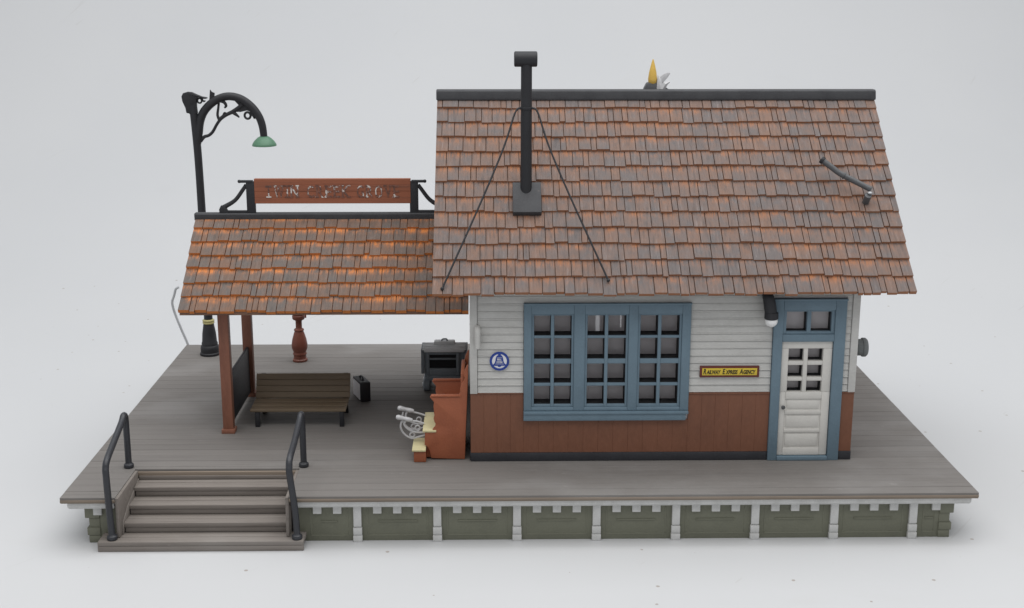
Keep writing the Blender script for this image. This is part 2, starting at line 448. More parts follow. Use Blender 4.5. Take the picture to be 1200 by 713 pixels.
for xa in (NX0 + .001, NX1 - .039):
    mb = MB()
    mb.prism([(NY - .035, -.006), (NY - .035, -.487), (-.035, -.487), (-.012, -.10), (-.010, -.006)], 'yz', xa, xa + .038)
    mb.prism([(NY - .05, -.10), (NY - .05, -.486), (.06, -.486), (.075, -.40), (.10, -.345), (.33, -.23)], 'yz', xa + (.0385 if xa < 1.5 else -.0125), xa + (.0505 if xa < 1.5 else -.0005))
    mb.build('stringer', 'steps', st, bev=.006)
def handrail(top, foot, knee):
    x0, y0 = top; mb = MB()
    pk = .73
    mb.tube([(x0, y0, .0), (x0, y0, .35), (x0, y0, pk - .12), (x0 + (knee[0] - x0) * .04, y0 - .03, pk - .045), (x0 + (knee[0] - x0) * .10, y0 - .10, pk - .03), (x0 + (knee[0] - x0) * .2, y0 - .2, pk - .075),
             (x0 + (knee[0] - x0) * .55, y0 + (knee[1] - y0) * .6, pk - .065 - (pk - .075 - knee[2]) * .52),
             (knee[0], knee[1] + .10, knee[2] + .05), (knee[0], knee[1] + .02, knee[2] - .03), (knee[0] + .006, knee[1], knee[2] - .14), (foot[0] - .01, foot[1], -.15), (foot[0], foot[1], -.488)], .039, n=14, smooth=6)
    rl = mb.build('handrail', 'rail', st, bev=0)
    for (fx, fy, fz) in ((x0, y0, 0), (foot[0], foot[1], -.488)):
        MB().lathe([(.060, fz), (.062, fz + .02), (.060, fz + .045), (.045, fz + .055), (.042, fz + .065)], (fx, fy, 0), n=20).build('flange', 'rail', rl, bev=.004)
handrail((.545, .985), (.600, -.075), (.585, -.10, .42))
handrail((2.705, .985), (2.755, -.085), (2.695, -.10, .43))

# ------------------------------------------------------------------ station house
HX0, HX1, HY0, HY1 = 4.776, 9.553, 1.141, 5.16
EZ, RZ, EY, RY = 2.245, 4.40, .834, 3.15    # roof surface at eave and ridge
house = thing('station_house', ((HX0 + HX1) / 2, (HY0 + HY1) / 2, 0), 'white and brown clapboard station house under a rust-brown shingle roof', 'house')
slope = (RZ - EZ) / (RY - EY)
def roof_z(y): return EZ + slope * ((y - EY) if y <= RY else (2 * RY - y - EY))
WT = 2.30
WX0, WX1, WZ0, WZ1 = 5.435, 7.482, .544, 2.022     # triple window
DX0, DX1, DZ1 = 8.500, 9.392, 2.066                # door frame
# solid wall cores
mb = MB(); yi = HY0 + .10
for a, b, z0, z1 in ((HX0 + .012, WX0 + .06, .0, WT), (WX1 - .06, DX0 + .05, 0, WT), (DX1 - .05, HX1 - .012, 0, WT),
                     (WX0 + .06, WX1 - .06, 0, WZ0 + .06), (WX0 + .06, WX1 - .06, WZ1 - .06, WT), (DX0 + .05, DX1 - .05, DZ1 - .05, WT)):
    mb.box(a, b, HY0 + .02, yi, z0, z1)
mb.build('front_wall', 'room', house, bev=0)
mb = MB()
ro = [(5.0, 6.5, .92, 2.15), (6.642, 6.712, .60, 2.15), (7.02, 7.05, .66, 2.15), (7.22, 7.27, .60, 2.15), (7.4, 8.5, .92, 2.15), (8.6, 8.9, .62, 2.15), (9.05, 9.3, .62, 2.15)]  # unseen wide openings added to light the room; slits give window glimpses
xc = HX0
for a, b, z0, z1 in ro:
    mb.box(xc, a, HY1 - .1, HY1, 0, WT); mb.box(a, b, HY1 - .1, HY1, 0, z0); mb.box(a, b, HY1 - .1, HY1, z1, WT); xc = b
mb.box(xc, HX1, HY1 - .1, HY1, 0, WT)
mb.build('rear_wall', 'room', house, bev=0)
mb = MB(); mb.box(HX0 + .1, HX1 - .1, yi, HY1 - .1, .004, .03); mb.build('floor', 'room', house, bev=0)
mb = MB(); mb.box(HX0 + .1, HX1 - .1, yi, HY1 - .1, 2.24, 2.28); mb.build('ceiling', 'decalwhite', house, bev=0)
# gable walls (with clapboards on the outside)
for x0, sx in ((HX0, 1), (HX1, -1)):
    mb = MB(); off = .09
    pts = [(HY0 + .02, 0), (HY1, 0), (HY1, roof_z(HY1) - off), (RY, RZ - off), (HY0 + .02, roof_z(HY0 + .02) - off)]
    a, b = sorted((x0 + sx * .012, x0 + sx * .1)); mb.prism(pts, 'yz', a, b)
    mb.build('gable_wall', 'white', house, bev=0)
    mb = MB(); z = .90
    while z < RZ - .25:
        zt = z + .092
        ya = max(HY0 + .09, EY + (zt + off + .02 - EZ) / slope); yb2 = min(HY1 - .02, 2 * RY - EY - (zt + off + .02 - EZ) / slope)
        if yb2 - ya > .05:
            u = x0 + sx * .012
            mb.hexa([(u - sx * .020, ya, z), (u - sx * .020, yb2, z), (u + sx * .004, yb2, z), (u + sx * .004, ya, z),
                     (u - sx * .004, ya, zt), (u - sx * .004, yb2, zt), (u + sx * .004, yb2, zt), (u + sx * .004, ya, zt)])
        z += .0935
    mb.build('gable_siding', 'white', house, bev=0)
    mb = MB(); y = HY0 + .09
    while y < HY1 - .1:
        a, b = sorted((x0 - sx * .006, x0 + sx * .02)); mb.box(a, b, y, y + .176, .11, .885); y += .18
    mb.build('gable_wainscot', 'brown', house, bev=.004)
    a, b = sorted((x0 - sx * .014, x0 + sx * .02)); mb = MB(); mb.box(a, b, HY0 + .03, HY1, 0, .108); mb.build('gable_skirting', 'blackbase', house, bev=.004)
# front clapboards
mb = MB(); z = .893
while z < 2.14:
    zt = min(z + .0925, 2.155)
    segs = [(HX0 + .088, WX0 - .002), (WX1 + .002, DX0 - .002), (DX1 + .002, HX1 - .088)]
    if z > DZ1: segs = [(HX0 + .088, HX1 - .088)]
    elif z > WZ1 - .02: segs = [(HX0 + .088, DX0 - .002), segs[2]]
    for a, b in segs:
        y0 = HY0 + random.uniform(-.001, .001)
        mb.hexa([(a, y0 - .004, z), (b, y0 - .004, z), (b, HY0 + .03, z), (a, HY0 + .03, z),
                 (a, y0 + .004, zt), (b, y0 + .004, zt), (b, HY0 + .03, zt), (a, HY0 + .03, zt)])
        mb.box(a, b, y0 - .010, y0 + .02, z, z + .017)
    z += .0935
mb.build('clapboards', 'white', house, bev=.007, seg=3)
mb = MB()
for a, b in ((HX0 - .004, HX0 + .086), (HX1 - .086, HX1 + .004)): mb.box(a, b, HY0 - .022, HY0 + .08, .888, 2.16)
mb.box(HX0 - .004, HX1 + .004, HY0 - .026, HY0 + .05, 2.162, 2.215)
mb.build('corner_trim', 'white', house, bev=.006)
# brown wainscot boards
mb = MB(); brd = []
def boards(a, b, z0, z1):
    n = max(1, round((b - a) / .18)); w = (b - a) / n
    for i in range(n): mb.box(a + i * w + .0004, a + (i + 1) * w - .0004, HY0 - .006 + random.uniform(-.001, .001), HY0 + .05, z0, z1)
boards(HX0 + .0, WX0 - .002, .112, .884); boards(WX0 - .002, WX1 + .002, .112, WZ0 - .004); boards(WX1 + .002, DX0 - .002, .112, .868)
mb.build('wainscot', 'brown', house, bev=.0015, seg=1)
mb = MB(); boards(DX1 + .002, HX1, .112, .875); mb.build('wainscot', 'brown', house, bev=.0015, seg=1)
for a, b, z0, z1 in ((WX1 + .004, DX0 - .002, .8705, .890), (DX1 + .002, HX1 + .003, .876, .8875), (HX0 - .003, WX0 - .002, .8845, .892)):
    mb = MB(); mb.box(a, b, HY0 - .018, HY0 + .03, z0, z1); mb.build('wainscot_cap', 'brown', house, bev=.003)
mb = MB(); mb.box(HX0 - .004, DX0 - .002, HY0 - .018, HY0 + .03, 0, .110); mb.box(DX1 + .002, HX1 + .004, HY0 - .018, HY0 + .03, 0, .110)
mb.build('skirting', 'blackbase', house, bev=.006)

# triple window
mb = MB(); fy = HY0 - .038
ops = [(5.56, 6.02), (6.215, 6.69), (6.865, 7.345)]
ox0, ox1 = [o[0] - .03 for o in ops], [o[1] + .03 for o in ops]
zt0, zt1 = .715, 1.905
xs = [WX0] + [v for p in zip(ox0, ox1) for v in p] + [WX1]
for a, b in zip(xs[0::2], xs[1::2]): mb.box(a, b, fy, HY0 + .1, WZ0 + .125, WZ1 - .001)
for a, b in zip(ox0, ox1):
    mb.box(a, b, fy, HY0 + .1, zt1 + .001, WZ1 - .001); mb.box(a, b, fy, HY0 + .1, WZ0 + .125, zt0)
win = mb.build('window', 'blue', house, bev=.006)
mb = MB(); mb.box(WX0 - .004, WX1 + .006, fy - .016, HY0 + .05, WZ1, WZ1 + .022)
mb.build('head_trim', 'blue', win, bev=.006)
mb = MB(); mb.box(WX0 - .002, WX1 - .03, fy - .02, HY0 + .05, WZ0, WZ0 + .085); mb.box(WX0 - .002, WX1 - .0, fy - .035, HY0 + .05, WZ0 + .0855, WZ0 + .122)
mb.build('sill', 'blue', win, bev=.006)
rows = [(1.631, 1.885), (1.333, 1.598), (1.023, 1.272), (.749, .986)]
for (a, b) in ops:
    m = (a + b) / 2 - .004
    def grid(mb, y0, y1, g):
        mb.box(a - .03, a - .0 + g, y0, y1, zt0, zt1); mb.box(b - g, b + .03, y0, y1, zt0, zt1)
        mb.box(m - .021 - g, m + .021 + g, y0, y1, zt0, zt1)
        zs = [zt0] + [v for r in reversed(rows) for v in r] + [zt1]
        for z0, z1 in zip(zs[0::2], zs[1::2]):
            for xa, xb in ((a + g, m - .021 - g), (m + .021 + g, b - g)): mb.box(xa, xb, y0, y1, z0 - g * .5, z1 + g * .5)
    mb = MB(); grid(mb, fy + .022, fy + .05, 0); sash = mb.build('sash', 'blue', win, bev=.004, seg=1)
    mb = MB(); grid(mb, fy + .0505, fy + .235, .0015); mb.build('glazing_bars', 'inner', sash, bev=0)
    mb = MB(); mb.box(a - .02, b + .02, fy + .236, fy + .242, zt0, zt1); mb.build('pane', 'glass', sash, bev=0)

# door with transom
dy = HY0 - .040
mb = MB()
LX0, LX1, LZ0, LZ1 = 8.622, 9.247, .062, 1.54
mb.box(DX0, LX0 - .006, dy, HY0 + .08, .0, DZ1); mb.box(LX1 + .006, DX1, dy, HY0 + .08, .0, DZ1)
TZ0, TZ1 = 1.640, 1.945
mb.box(LX0 - .006, LX1 + .006, dy, HY0 + .08, LZ1 + .006, TZ0); mb.box(LX0 - .006, LX1 + .006, dy, HY0 + .08, TZ1, DZ1)
dfm = mb.build('door', 'blue', house, bev=.008)
mb = MB(); mb.box(DX0 - .006, DX1 + .006, dy - .018, HY0 + .05, DZ1 + .0005, DZ1 + .025); mb.build('head_trim', 'blue', dfm, bev=.006)
mb = MB(); mb.box(LX0 - .006, LX1 + .006, dy - .01, HY0 + .08, .0, .055); mb.build('threshold', 'blue', dfm, bev=.008)
mb = MB(); tm = (LX0 + LX1) / 2
mb.box(LX0 - .0055, LX0 + .035, dy + .02, dy + .08, TZ0, TZ1); mb.box(LX1 - .035, LX1 + .0055, dy + .02, dy + .08, TZ0, TZ1); mb.box(tm - .025, tm + .025, dy + .02, dy + .08, TZ0, TZ1)
for a, b in ((LX0 + .035, tm - .025), (tm + .025, LX1 - .035)): mb.box(a, b, dy + .02, dy + .08, TZ0, TZ0 + .035); mb.box(a, b, dy + .02, dy + .08, TZ1 - .02, TZ1)
tro = mb.build('transom', 'blue', dfm, bev=.004)
mb = MB()
for a, b in ((LX0 + .035, tm - .025), (tm + .025, LX1 - .035)):
    mb.box(b - .006, b + .001, dy + .0805, dy + .16, TZ0 + .035, TZ1 - .02); mb.box(a - .001, a + .006, dy + .0805, dy + .16, TZ0 + .035, TZ1 - .02); mb.box(a + .0065, b - .0065, dy + .0805, dy + .16, TZ0 + .03, TZ0 + .037)
mb.build('glazing_bars', 'inner', tro, bev=0)
mb = MB(); mb.box(LX0, LX1, dy + .161, dy + .166, TZ0, TZ1); mb.build('pane', 'glass', tro, bev=0)
ly = dy + .032                              # door leaf
px = [(LX0 + .085, LX0 + .272), (LX0 + .325, LX0 + .515)]
pz = [(1.29, 1.452), (1.082, 1.24), (.892, 1.036)]
mb = MB()
cx_ = [LX0] + [v for p in px for v in p] + [LX1]
for a, b in zip(cx_[0::2], cx_[1::2]): mb.box(a, b, ly, ly + .07, pz[2][0], pz[0][1])
zz = [pz[2][0]] + []
for a, b in px:
    mb.box(a, b, ly, ly + .07, pz[1][1], pz[0][0]); mb.box(a, b, ly, ly + .07, pz[2][1], pz[1][0])
mb.box(LX0, LX1, ly, ly + .07, pz[0][1], LZ1); mb.box(LX0, LX1, ly + .012, ly + .07, LZ0, pz[2][0])
mb.box(LX0, LX0 + .07, ly, ly + .012, LZ0, pz[2][0] - .0005); mb.box(LX1 - .10, LX1, ly, ly + .012, LZ0, pz[2][0] - .0005)
for z0, z1 in ((.80, .8915), (.600, .652), (.362, .408), (LZ0, .158)): mb.box(LX0 + .07, LX1 - .10, ly - .004, ly + .012, z0, z1)
leaf = mb.build('door_leaf', 'leaf', dfm, bev=.010)
mb = MB()
for z0, z1 in ((.672, .782), (.428, .580), (.178, .342)): mb.box(LX0 + .095, LX1 - .125, ly + .003, ly + .02, z0, z1)
mb.build('raised_panel', 'leaf', leaf, bev=.008)
MB().lathe([(.012, 0), (.012, -.02), (.024, -.022), (.026, -.038), (.012, -.048)], (LX0 + .045, ly, .70), axis='y', n=14).build('knob', 'pipegrey', leaf, bev=0)
mb = MB()
for a, b in px:
    for z0, z1 in pz: mb.box(a + .001, a + .012, ly + .0705, ly + .15, z0, z1); mb.box(b - .012, b - .001, ly + .0705, ly + .15, z0, z1); mb.box(a + .0125, b - .0125, ly + .0705, ly + .15, z0, z0 + .012)
mb.build('glazing_bars', 'inner', leaf, bev=0)
mb = MB(); mb.box(px[0][0] - .02, px[1][1] + .02, ly + .1505, ly + .155, pz[2][0] - .02, pz[0][1] + .02); mb.build('pane', 'glass', leaf, bev=0)
# curved white hook by the left corner
mb = MB(); hx = 4.868
mb.tube([(hx, HY0 + .02, 1.735), (hx, HY0 - .05, 1.735), (hx, HY0 - .085, 1.70), (hx, HY0 - .09, 1.62), (hx, HY0 - .09, 1.49)], [.035, .036, .037, .037, .035], n=12, smooth=4)
mb.build('wall_hook', 'white', house, bev=.004)

# ---------- shingle roofs
def shingles(mb, x0, x1, S, E, rows, wmin, wmax, thick, rough=.012):
    """S, E: (y, z) at eave and ridge of one slope"""
    S = Vector((0, S[0], S[1])); E = Vector((0, E[0], E[1])); L = (E - S).length
    u = (E - S) / L; nrm = Vector((0, -u.z, u.y)) if u.y > 0 else Vector((0, u.z, -u.y))
    p = L / rows
    def pt(x, s, h): return tuple(S + u * s + nrm * h + Vector((x, 0, 0)))
    for i in range(rows):
        s0 = i * p; x = x0 - random.uniform(0, .0)
        wave = random.uniform(0, 6)
        while x < x1 - .03:
            w = random.choice((random.uniform(wmin, wmax), random.uniform(wmin * 1.1, wmax * .8)))
            if random.random() < .12: w = wmin * .75
            xe = min(x + w, x1)
            if x1 - xe < wmin * .6: xe = x1
            sb = s0 + random.uniform(-rough, rough) * (1.3 if i == 0 else 1) + .006 * math.sin(x * 3 + wave) - (.012 if i == 0 else 0)
            se = min((i + 1) * p + .06, L + .0)
            if i == rows - 1: se = L
            g = random.uniform(.007, .013); tk = thick * random.uniform(.85, 1.2); r = random.random()
            sk = random.uniform(-.004, .004)
            a, b = x + (0 if x == x0 else g * .5), xe - (0 if xe == x1 else g * .5)
            vs = [pt(a, sb, 0), pt(b, sb, 0), pt(b, se, 0), pt(a, se, 0),
                  pt(a, sb + .004, tk), pt(b, sb + .004 + sk, tk), pt(b, se, .008), pt(a, se, .008)]
            vt = (se - sb) / p
            tb, tt, bt = (r, 0, 0), (r, min(vt, 1.3) / 1.0, 0), (r, .2, 1)
            fs = [(0, 3, 2, 1), (4, 5, 6, 7), (0, 1, 5, 4), (1, 2, 6, 5), (2, 3, 7, 6), (3, 0, 4, 7)]
            mb.add(vs, fs, [[tb] * 4, [tb, tb, tt, tt], [bt] * 4, [(r, .7, .35)] * 4, [tb] * 4, [(r, .7, .35)] * 4])
            x = xe
RX0, RX1 = 4.335, 10.13
mb = MB(); th = .05
def slab(mb, x0, x1, S, E, t):
    (ya, za), (yb_, zb) = S, E
    mb.hexa([(x0, ya, za - t), (x1, ya, za - t), (x1, yb_, zb - t), (x0, yb_, zb - t), (x0, ya, za), (x1, ya, za), (x1, yb_, zb), (x0, yb_, zb)])
EYB = 2 * RY - EY
slab(mb, RX0 + .01, RX1 - .01, (EY + .06, EZ + .02), (RY, RZ - .03), th); slab(mb, RX0 + .01, RX1 - .01, (EYB - .02, EZ - .012), (RY, RZ - .03), th)
rf = mb.build('roof', 'under', house, bev=0)
mb = MB(); shingles(mb, RX0, RX1, (EY, EZ - .028), (RY, RZ - .028), 13, .095, .215, .042)
shingles(mb, RX0, RX1, (EYB, EZ - .028), (RY, RZ - .028), 13, .11, .2, .034)
mb.build('shingles', 'mainroof', rf, bev=0, sharp=20, tones=True)
mb = MB()
mb.prism([(RY - .10, RZ - .075), (RY - .105, RZ - .045), (RY - .085, RZ + .040), (RY - .06, RZ + .058), (RY + .06, RZ + .058), (RY + .085, RZ + .04), (RY + .105, RZ - .045), (RY + .10, RZ - .075), (RY, RZ + .01)], 'yz', RX0 - .012, RX1 + .012)
mb.build('ridge_cap', 'iron', rf, bev=.006)
# stove pipe with flashing plate, T cap and guy wires
un = Vector((0, RY - EY, RZ - EZ)).normalized(); nn = Vector((0, -un.z, un.y))
PX, PY = 5.478, 1.905
def on_roof(x, y, h=0): return Vector((x, y, roof_z(y))) + nn * h
c = on_roof(5.487, 1.845, .035)
mb = MB(); mb.obox(c, (1, 0, 0), un, nn, .178, .235, .04); plate = mb.build('flashing', 'iron', rf, bev=.008)
mb = MB(); mb.lathe([(.072, roof_z(PY) - .05), (.070, 3.9), (.068, 4.90)], (PX, PY, 0), n=20)
pipe = mb.build('stove_pipe', 'black', rf, bev=0)
mb = MB(); mb.lathe([(.078, -.142), (.092, -.136), (.094, -.125), (.094, .125), (.092, .136), (.078, .142)], (PX - .01, PY, 4.925), axis='x', n=20)
mb.build('pipe_cap', 'black', pipe, bev=.004)
mb = MB(); mb.lathe([(.080, 4.315), (.080, 4.345)], (PX, PY, 0), n=20); mb.build('pipe_band', 'black', pipe, bev=.004)
for (ex, ey, sx) in ((4.452, .862, -1), (6.44, .945, 1)):
    e = on_roof(ex, ey, .03); a = Vector((PX + sx * .07, PY - .03, 4.33))
    mid = a.lerp(e, .5) + Vector((.0, 0, -.03))
    mb = MB(); mb.tube([a, a + Vector((sx * .07, -.04, -.05)), a.lerp(e, .22), mid, e], .0125, n=8, smooth=5); mb.ball(e, .022, n=10)
    mb.build('guy_wire', 'black', pipe, bev=0)
# bent conduit on the right of the slope
mb = MB()
b0, b1 = on_roof(9.735, 1.815, -.02), on_roof(9.735, 1.815, .15)
mb.tube([b0, b1], .043, n=16)
vp = mb.build('vent_stub', 'pipegrey', rf, bev=.004)
h0, h1, h2 = on_roof(9.78, 1.87, .165), on_roof(9.42, 2.035, .20), on_roof(9.20, 2.17, .25)
mb = MB(); mb.tube([h0, h0.lerp(h1, .5), h1, h1.lerp(h2, .45), h2], [.036, .036, .036, .037, .038], n=14, smooth=5)
vpipe = mb.build('vent_pipe', 'pipegrey', rf, bev=.003)
MB().tube([h0.lerp(h1, .86), h0.lerp(h1, .9)], .046, n=14).build('coupling', 'pipegrey', vpipe, bev=.004)
dirp = (h2 - h1).normalized()
MB().tube([h2 - dirp * .03, h2 + dirp * .012], .046, n=16).build('pipe_mouth', 'black', vpipe, bev=.003)
MB().ball(on_roof(9.755, 1.832, .165), .030, n=12, sq=.6).build('joint', 'wire', vp, bev=0)
# ornament behind the ridge
OY = RY + .17
orn = thing('roof_ornament', (7.25, OY, RZ), 'small gold spike and silver wing rising behind the roof ridge', 'ornament')
mb = MB(); mb.prism([(7.06, RZ - .12), (7.09, RZ + .06), (7.13, RZ + .14), (7.24, RZ + .13), (7.34, RZ + .10), (7.47, RZ + .02), (7.5, RZ - .12)], 'xz', OY - .05, OY + .08)
mb.build('saddle', 'pipegrey', orn, bev=.02)
MB().lathe([(.035, RZ + .10), (.058, RZ + .14), (.062, RZ + .18), (.050, RZ + .27), (.028, RZ + .365), (.010, RZ + .43), (.004, RZ + .445)], (7.205, OY, 0), n=14).build('spike', 'gold', orn, bev=0)
mb = MB(); mb.tube([(7.23, OY, RZ + .08), (7.30, OY, RZ + .15), (7.38, OY, RZ + .225), (7.435, OY, RZ + .262)], [.03, .052, .040, .010], n=6, smooth=2, flat=.5)
mb.tube([(7.30, OY - .03, RZ + .04), (7.29, OY - .03, RZ + .17), (7.275, OY - .02, RZ + .235)], [.05, .032, .006], n=6)
mb.tube([(7.33, OY - .03, RZ + .05), (7.37, OY - .04, RZ + .12), (7.43, OY - .03, RZ + .15)], [.05, .035, .008], n=6)
mb.build('wing', 'silver', orn, bev=0)

# ------------------------------------------------------------------ things fixed on the front wall
ex = thing('name_plate', (7.98, HY0 - .02, 1.165), 'yellow nameplate with dark red border lettered in black on the white wall', 'sign')
SX_0, SX_1, SZ_0, SZ_1 = 7.612, 8.349, 1.092, 1.236
sy = HY0 - .030
mb = MB(); mb.box(SX_0, SX_1, sy, HY0 + .0, SZ_0, SZ_1); bd = mb.build('border', 'signred', ex, bev=.004)
mb = MB(); mb.box(SX_0 + .028, SX_1 - .028, sy - .004, sy + .004, SZ_0 + .028, SZ_1 - .026); fld = mb.build('field', 'signyellow', ex, bev=.001)
mb = MB(); x = SX_0 + .043; zb = SZ_0 + .045
tw = SX_1 - SX_0 - .086
parts = [('R', 1), ('AILWAY', 0), (' ', 2), ('E', 1), ('XPRESS', 0), (' ', 2), ('A', 1), ('GENCY', 0)]
pre = []
for t, big in parts:
    if big == 2: pre.append(None); continue
    pre.append(text_mb(t, .092 if big else .070, 0, 0, 0, depth=.004, shear=.18, offset=.003))
tot = sum((.030 if p is None else p.w + .006) for p in pre); ks = tw / tot
for p in pre:
    if p is None: x += .030 * ks; continue
    mb.add([(x + vx * ks, sy - .005 + vy * .3, zb + vz) for vx, vy, vz in p.v], p.f); x += (p.w + .006) * ks
mb.build('lettering', 'ink', ex, bev=0, sharp=10)

bl = thing('bell_emblem', (5.135, HY0 - .02, 1.309), 'round blue and white bell emblem on the white clapboards', 'sign')
bx, bz, by = 5.135, 1.312, HY0 - .030
MB().lathe([(.118, 0), (.120, -.006), (.120, -.018)], (bx, HY0 - .010, bz), axis='y', n=40).build('disc', 'decalwhite', bl, bev=0)
mb = MB(); n = 44; vs = []; fs = []
for k in range(n):
    a = 2 * math.pi * k / n
    for r, yy in ((.092, by - .0015), (.121, by - .0015), (.121, by + .006), (.092, by + .006)): vs.append((bx + r * math.cos(a), yy, bz + r * math.sin(a)))
for k in range(n):
    j = (k + 1) % n
    for q in range(4): fs.append((k * 4 + q, j * 4 + q, j * 4 + (q + 1) % 4, k * 4 + (q + 1) % 4))
mb.add(vs, fs); mb.build('ring', 'decalblue', bl, bev=0)
half = [(0, .094), (.014, .090), (.016, .076), (.030, .066), (.039, .045), (.043, .010), (.050, -.020), (.064, -.038), (.076, -.050), (.074, -.058), (.020, -.058), (.014, -.070), (0, -.074)]
poly = [(bx + a * 1.12, bz + b) for a, b in half] + [(bx - a * 1.12, bz + b) for a, b in reversed(half[1:-1])]
mb = MB(); mb.prism(poly, 'xz', by - .002, by + .006); mb.build('bell', 'decalblue', bl, bev=0)
mb = MB()
for t, z, w in (('BELL', .012, .052), ('SYSTEM', -.024, .072)):
    p = text_mb(t, .032, 0, 0, 0, depth=.002, offset=.001, width=w)
    mb.add([(bx - w / 2 + vx, by - .0035 + vy * .3, bz + z + vz) for vx, vy, vz in p.v], p.f)
mb.box(bx - .03, bx + .03, by - .0035, by - .002, bz + .044, bz + .047); mb.box(bx - .052, bx + .052, by - .0035, by - .002, bz - .037, bz - .034)
mb.build('lettering', 'decalwhite', bl, bev=0, sharp=10)

lm = thing('wall_lamp', (8.43, HY0 - .1, 1.95), 'black wall lamp with a white globe bulb beside the blue door', 'lamp')
mb = MB(); mb.tube([(8.385, HY0 - .10, 2.165), (8.395, HY0 - .13, 2.13), (8.41, HY0 - .14, 2.06), (8.432, HY0 - .15, 1.93)], [.062, .068, .074, .074], n=18, smooth=4)
mb.box(8.35, 8.43, HY0 - .10, HY0, 2.09, 2.15)
mb.lathe([(.070, 1.955), (.083, 1.95), (.085, 1.875), (.075, 1.865)], (8.437, HY0 - .15, 0), n=20)
mb.build('fixture', 'black', lm, bev=.004)
MB().ball((8.440, HY0 - .15, 1.845), .078, n=20).build('bulb', 'bulb', lm, bev=0)

mt = thing('meter', (HX1 + .02, 1.36, 1.37), 'round grey meter on the right end wall of the house', 'meter')
mb = MB(); mb.box(HX1 - .0, HX1 + .045, 1.27, 1.47, 1.22, 1.46); mb.build('back_plate', 'meter', mt, bev=.01)
MB().lathe([(.09, .04), (.105, .07), (.105, .12), (.12, .125), (.12, .165), (.105, .185), (.07, .19)], (HX1, 1.37, 1.40), axis='x', n=24).build('dial', 'meter', mt, bev=.004)

# ------------------------------------------------------------------ canopy
CEY, CEZ, CRY, CRZ = 1.936, 1.773, 3.253, 2.775
CX0, CX1 = 1.040, HX0 - .03
cn = thing('canopy', (1.536, CRY, 0), 'open waiting canopy with an orange-brown shingle roof on square red posts', 'canopy')
CEB = 2 * CRY - CEY
mb = MB()
slab(mb, CX0 + .01, CX1, (CEY + .015, CEZ - .03), (CRY, CRZ - .045), .05); slab(mb, CX0 + .01, CX1, (CEB - .015, CEZ - .03), (CRY, CRZ - .045), .05)
cr = mb.build('roof', 'under', cn, bev=0)
mb = MB(); shingles(mb, CX0, CX1, (CEY, CEZ - .04), (CRY, CRZ - .04), 7, .095, .205, .046, .016); shingles(mb, CX0, CX1, (CEB, CEZ - .04), (CRY, CRZ - .04), 7, .1, .2, .04, .014)
mb.build('shingles', 'lowroof', cr, bev=0, sharp=20, tones=True)
mb = MB(); mb.prism([(CRY - .055, CRZ - .075), (CRY - .06, CRZ + .005), (CRY - .045, CRZ + .022), (CRY + .045, CRZ + .022), (CRY + .06, CRZ + .005), (CRY + .055, CRZ - .075)], 'yz', CX0 - .015, CX1)
mb.build('ridge_cap', 'iron', cr, bev=.008)
def csl(y): return CEZ + (CRZ - CEZ) * ((y - CEY) if y < CRY else (CEB - y)) / (CRY - CEY)
for y in (2.285, 3.88):
    mb = MB(); mb.box(1.536 - .068, 1.536 + .068, y - .068, y + .068, .055, csl(y) - .06)
    po = mb.build('post', 'redwood', cn, bev=.010)
    mb = MB(); mb.box(1.536 - .088, 1.536 + .088, y - .088, y + .088, 0, .06); mb.build('plinth', 'redwood', po, bev=.008)
mb = MB(); mb.box(1.518, 1.556, 2.354, 3.811, .07, .75); mb.build('notice_panel', 'slate', cn, bev=.008)
mb = MB(); mb.box(1.49, 1.58, 2.354, 3.811, csl(2.285) - .20, csl(2.285) - .10); mb.build('tie_beam', 'redwood', cn, bev=.006)

# sign on the canopy ridge
sg = thing('station_sign', (2.9, CRY, CRZ + .022), 'red-brown plank sign with worn white lettering above the low roof', 'sign')
GX0, GX1, GZ0, GZ1 = 1.848, 3.953, 2.925, 3.262
mb = MB(); h = (GZ1 - GZ0) / 4
for i in range(4): mb.box(GX0, GX1, CRY - .035 + random.uniform(-.002, .002), CRY + .03, GZ0 + i * h + .0006, GZ0 + (i + 1) * h - .0006)
mb.build('board', 'board', sg, bev=.003, seg=1)
mb = MB(); x = GX0 + .14
LZ = 3.008
wts = {'T': 1.0, 'W': 1.5, 'I': .55, 'N': 1.2, 'C': 1.05, 'R': 1.1, 'E': .95, 'K': 1.15, 'G': 1.1, 'O': 1.15, 'V': 1.1}
for wd, xx, w in (('TWIN', 1.985, .47), ('CREEK', 2.545, .60), ('GROVE', 3.215, .60)):
    tot = sum(wts[c] for c in wd); cx0 = xx
    for ch in wd:
        cw = w * wts[ch] / tot; wid = cw * (.30 if ch == 'I' else .78); xo = cx0 + (cw - wid) / 2; cx0 += cw
        p = text_mb(ch, .235, 0, 0, 0, depth=.01, offset=.002, width=wid)
        mb.add([(xo + a, CRY - .037 + b * .6, LZ + c) for a, b, c in p.v], p.f)
        zb, zt = LZ, LZ + .152
        for z in ((zb,) if ch == 'T' else (zt,) if ch in 'VW' else (zb, zt) if ch in 'INREK' else ()):      # slab serifs
            if ch in 'TI': mb.box(xo + wid / 2 - .034, xo + wid / 2 + .034, CRY - .0425, CRY - .03, z, z + .016)
            else:
                mb.box(xo - .012, xo + .034, CRY - .0425, CRY - .03, z, z + .016)
                if ch in 'KVNW': mb.box(xo + wid - .034, xo + wid + .012, CRY - .0425, CRY - .03, z, z + .016)
mb.build('lettering', 'letters', sg, bev=0, sharp=10)
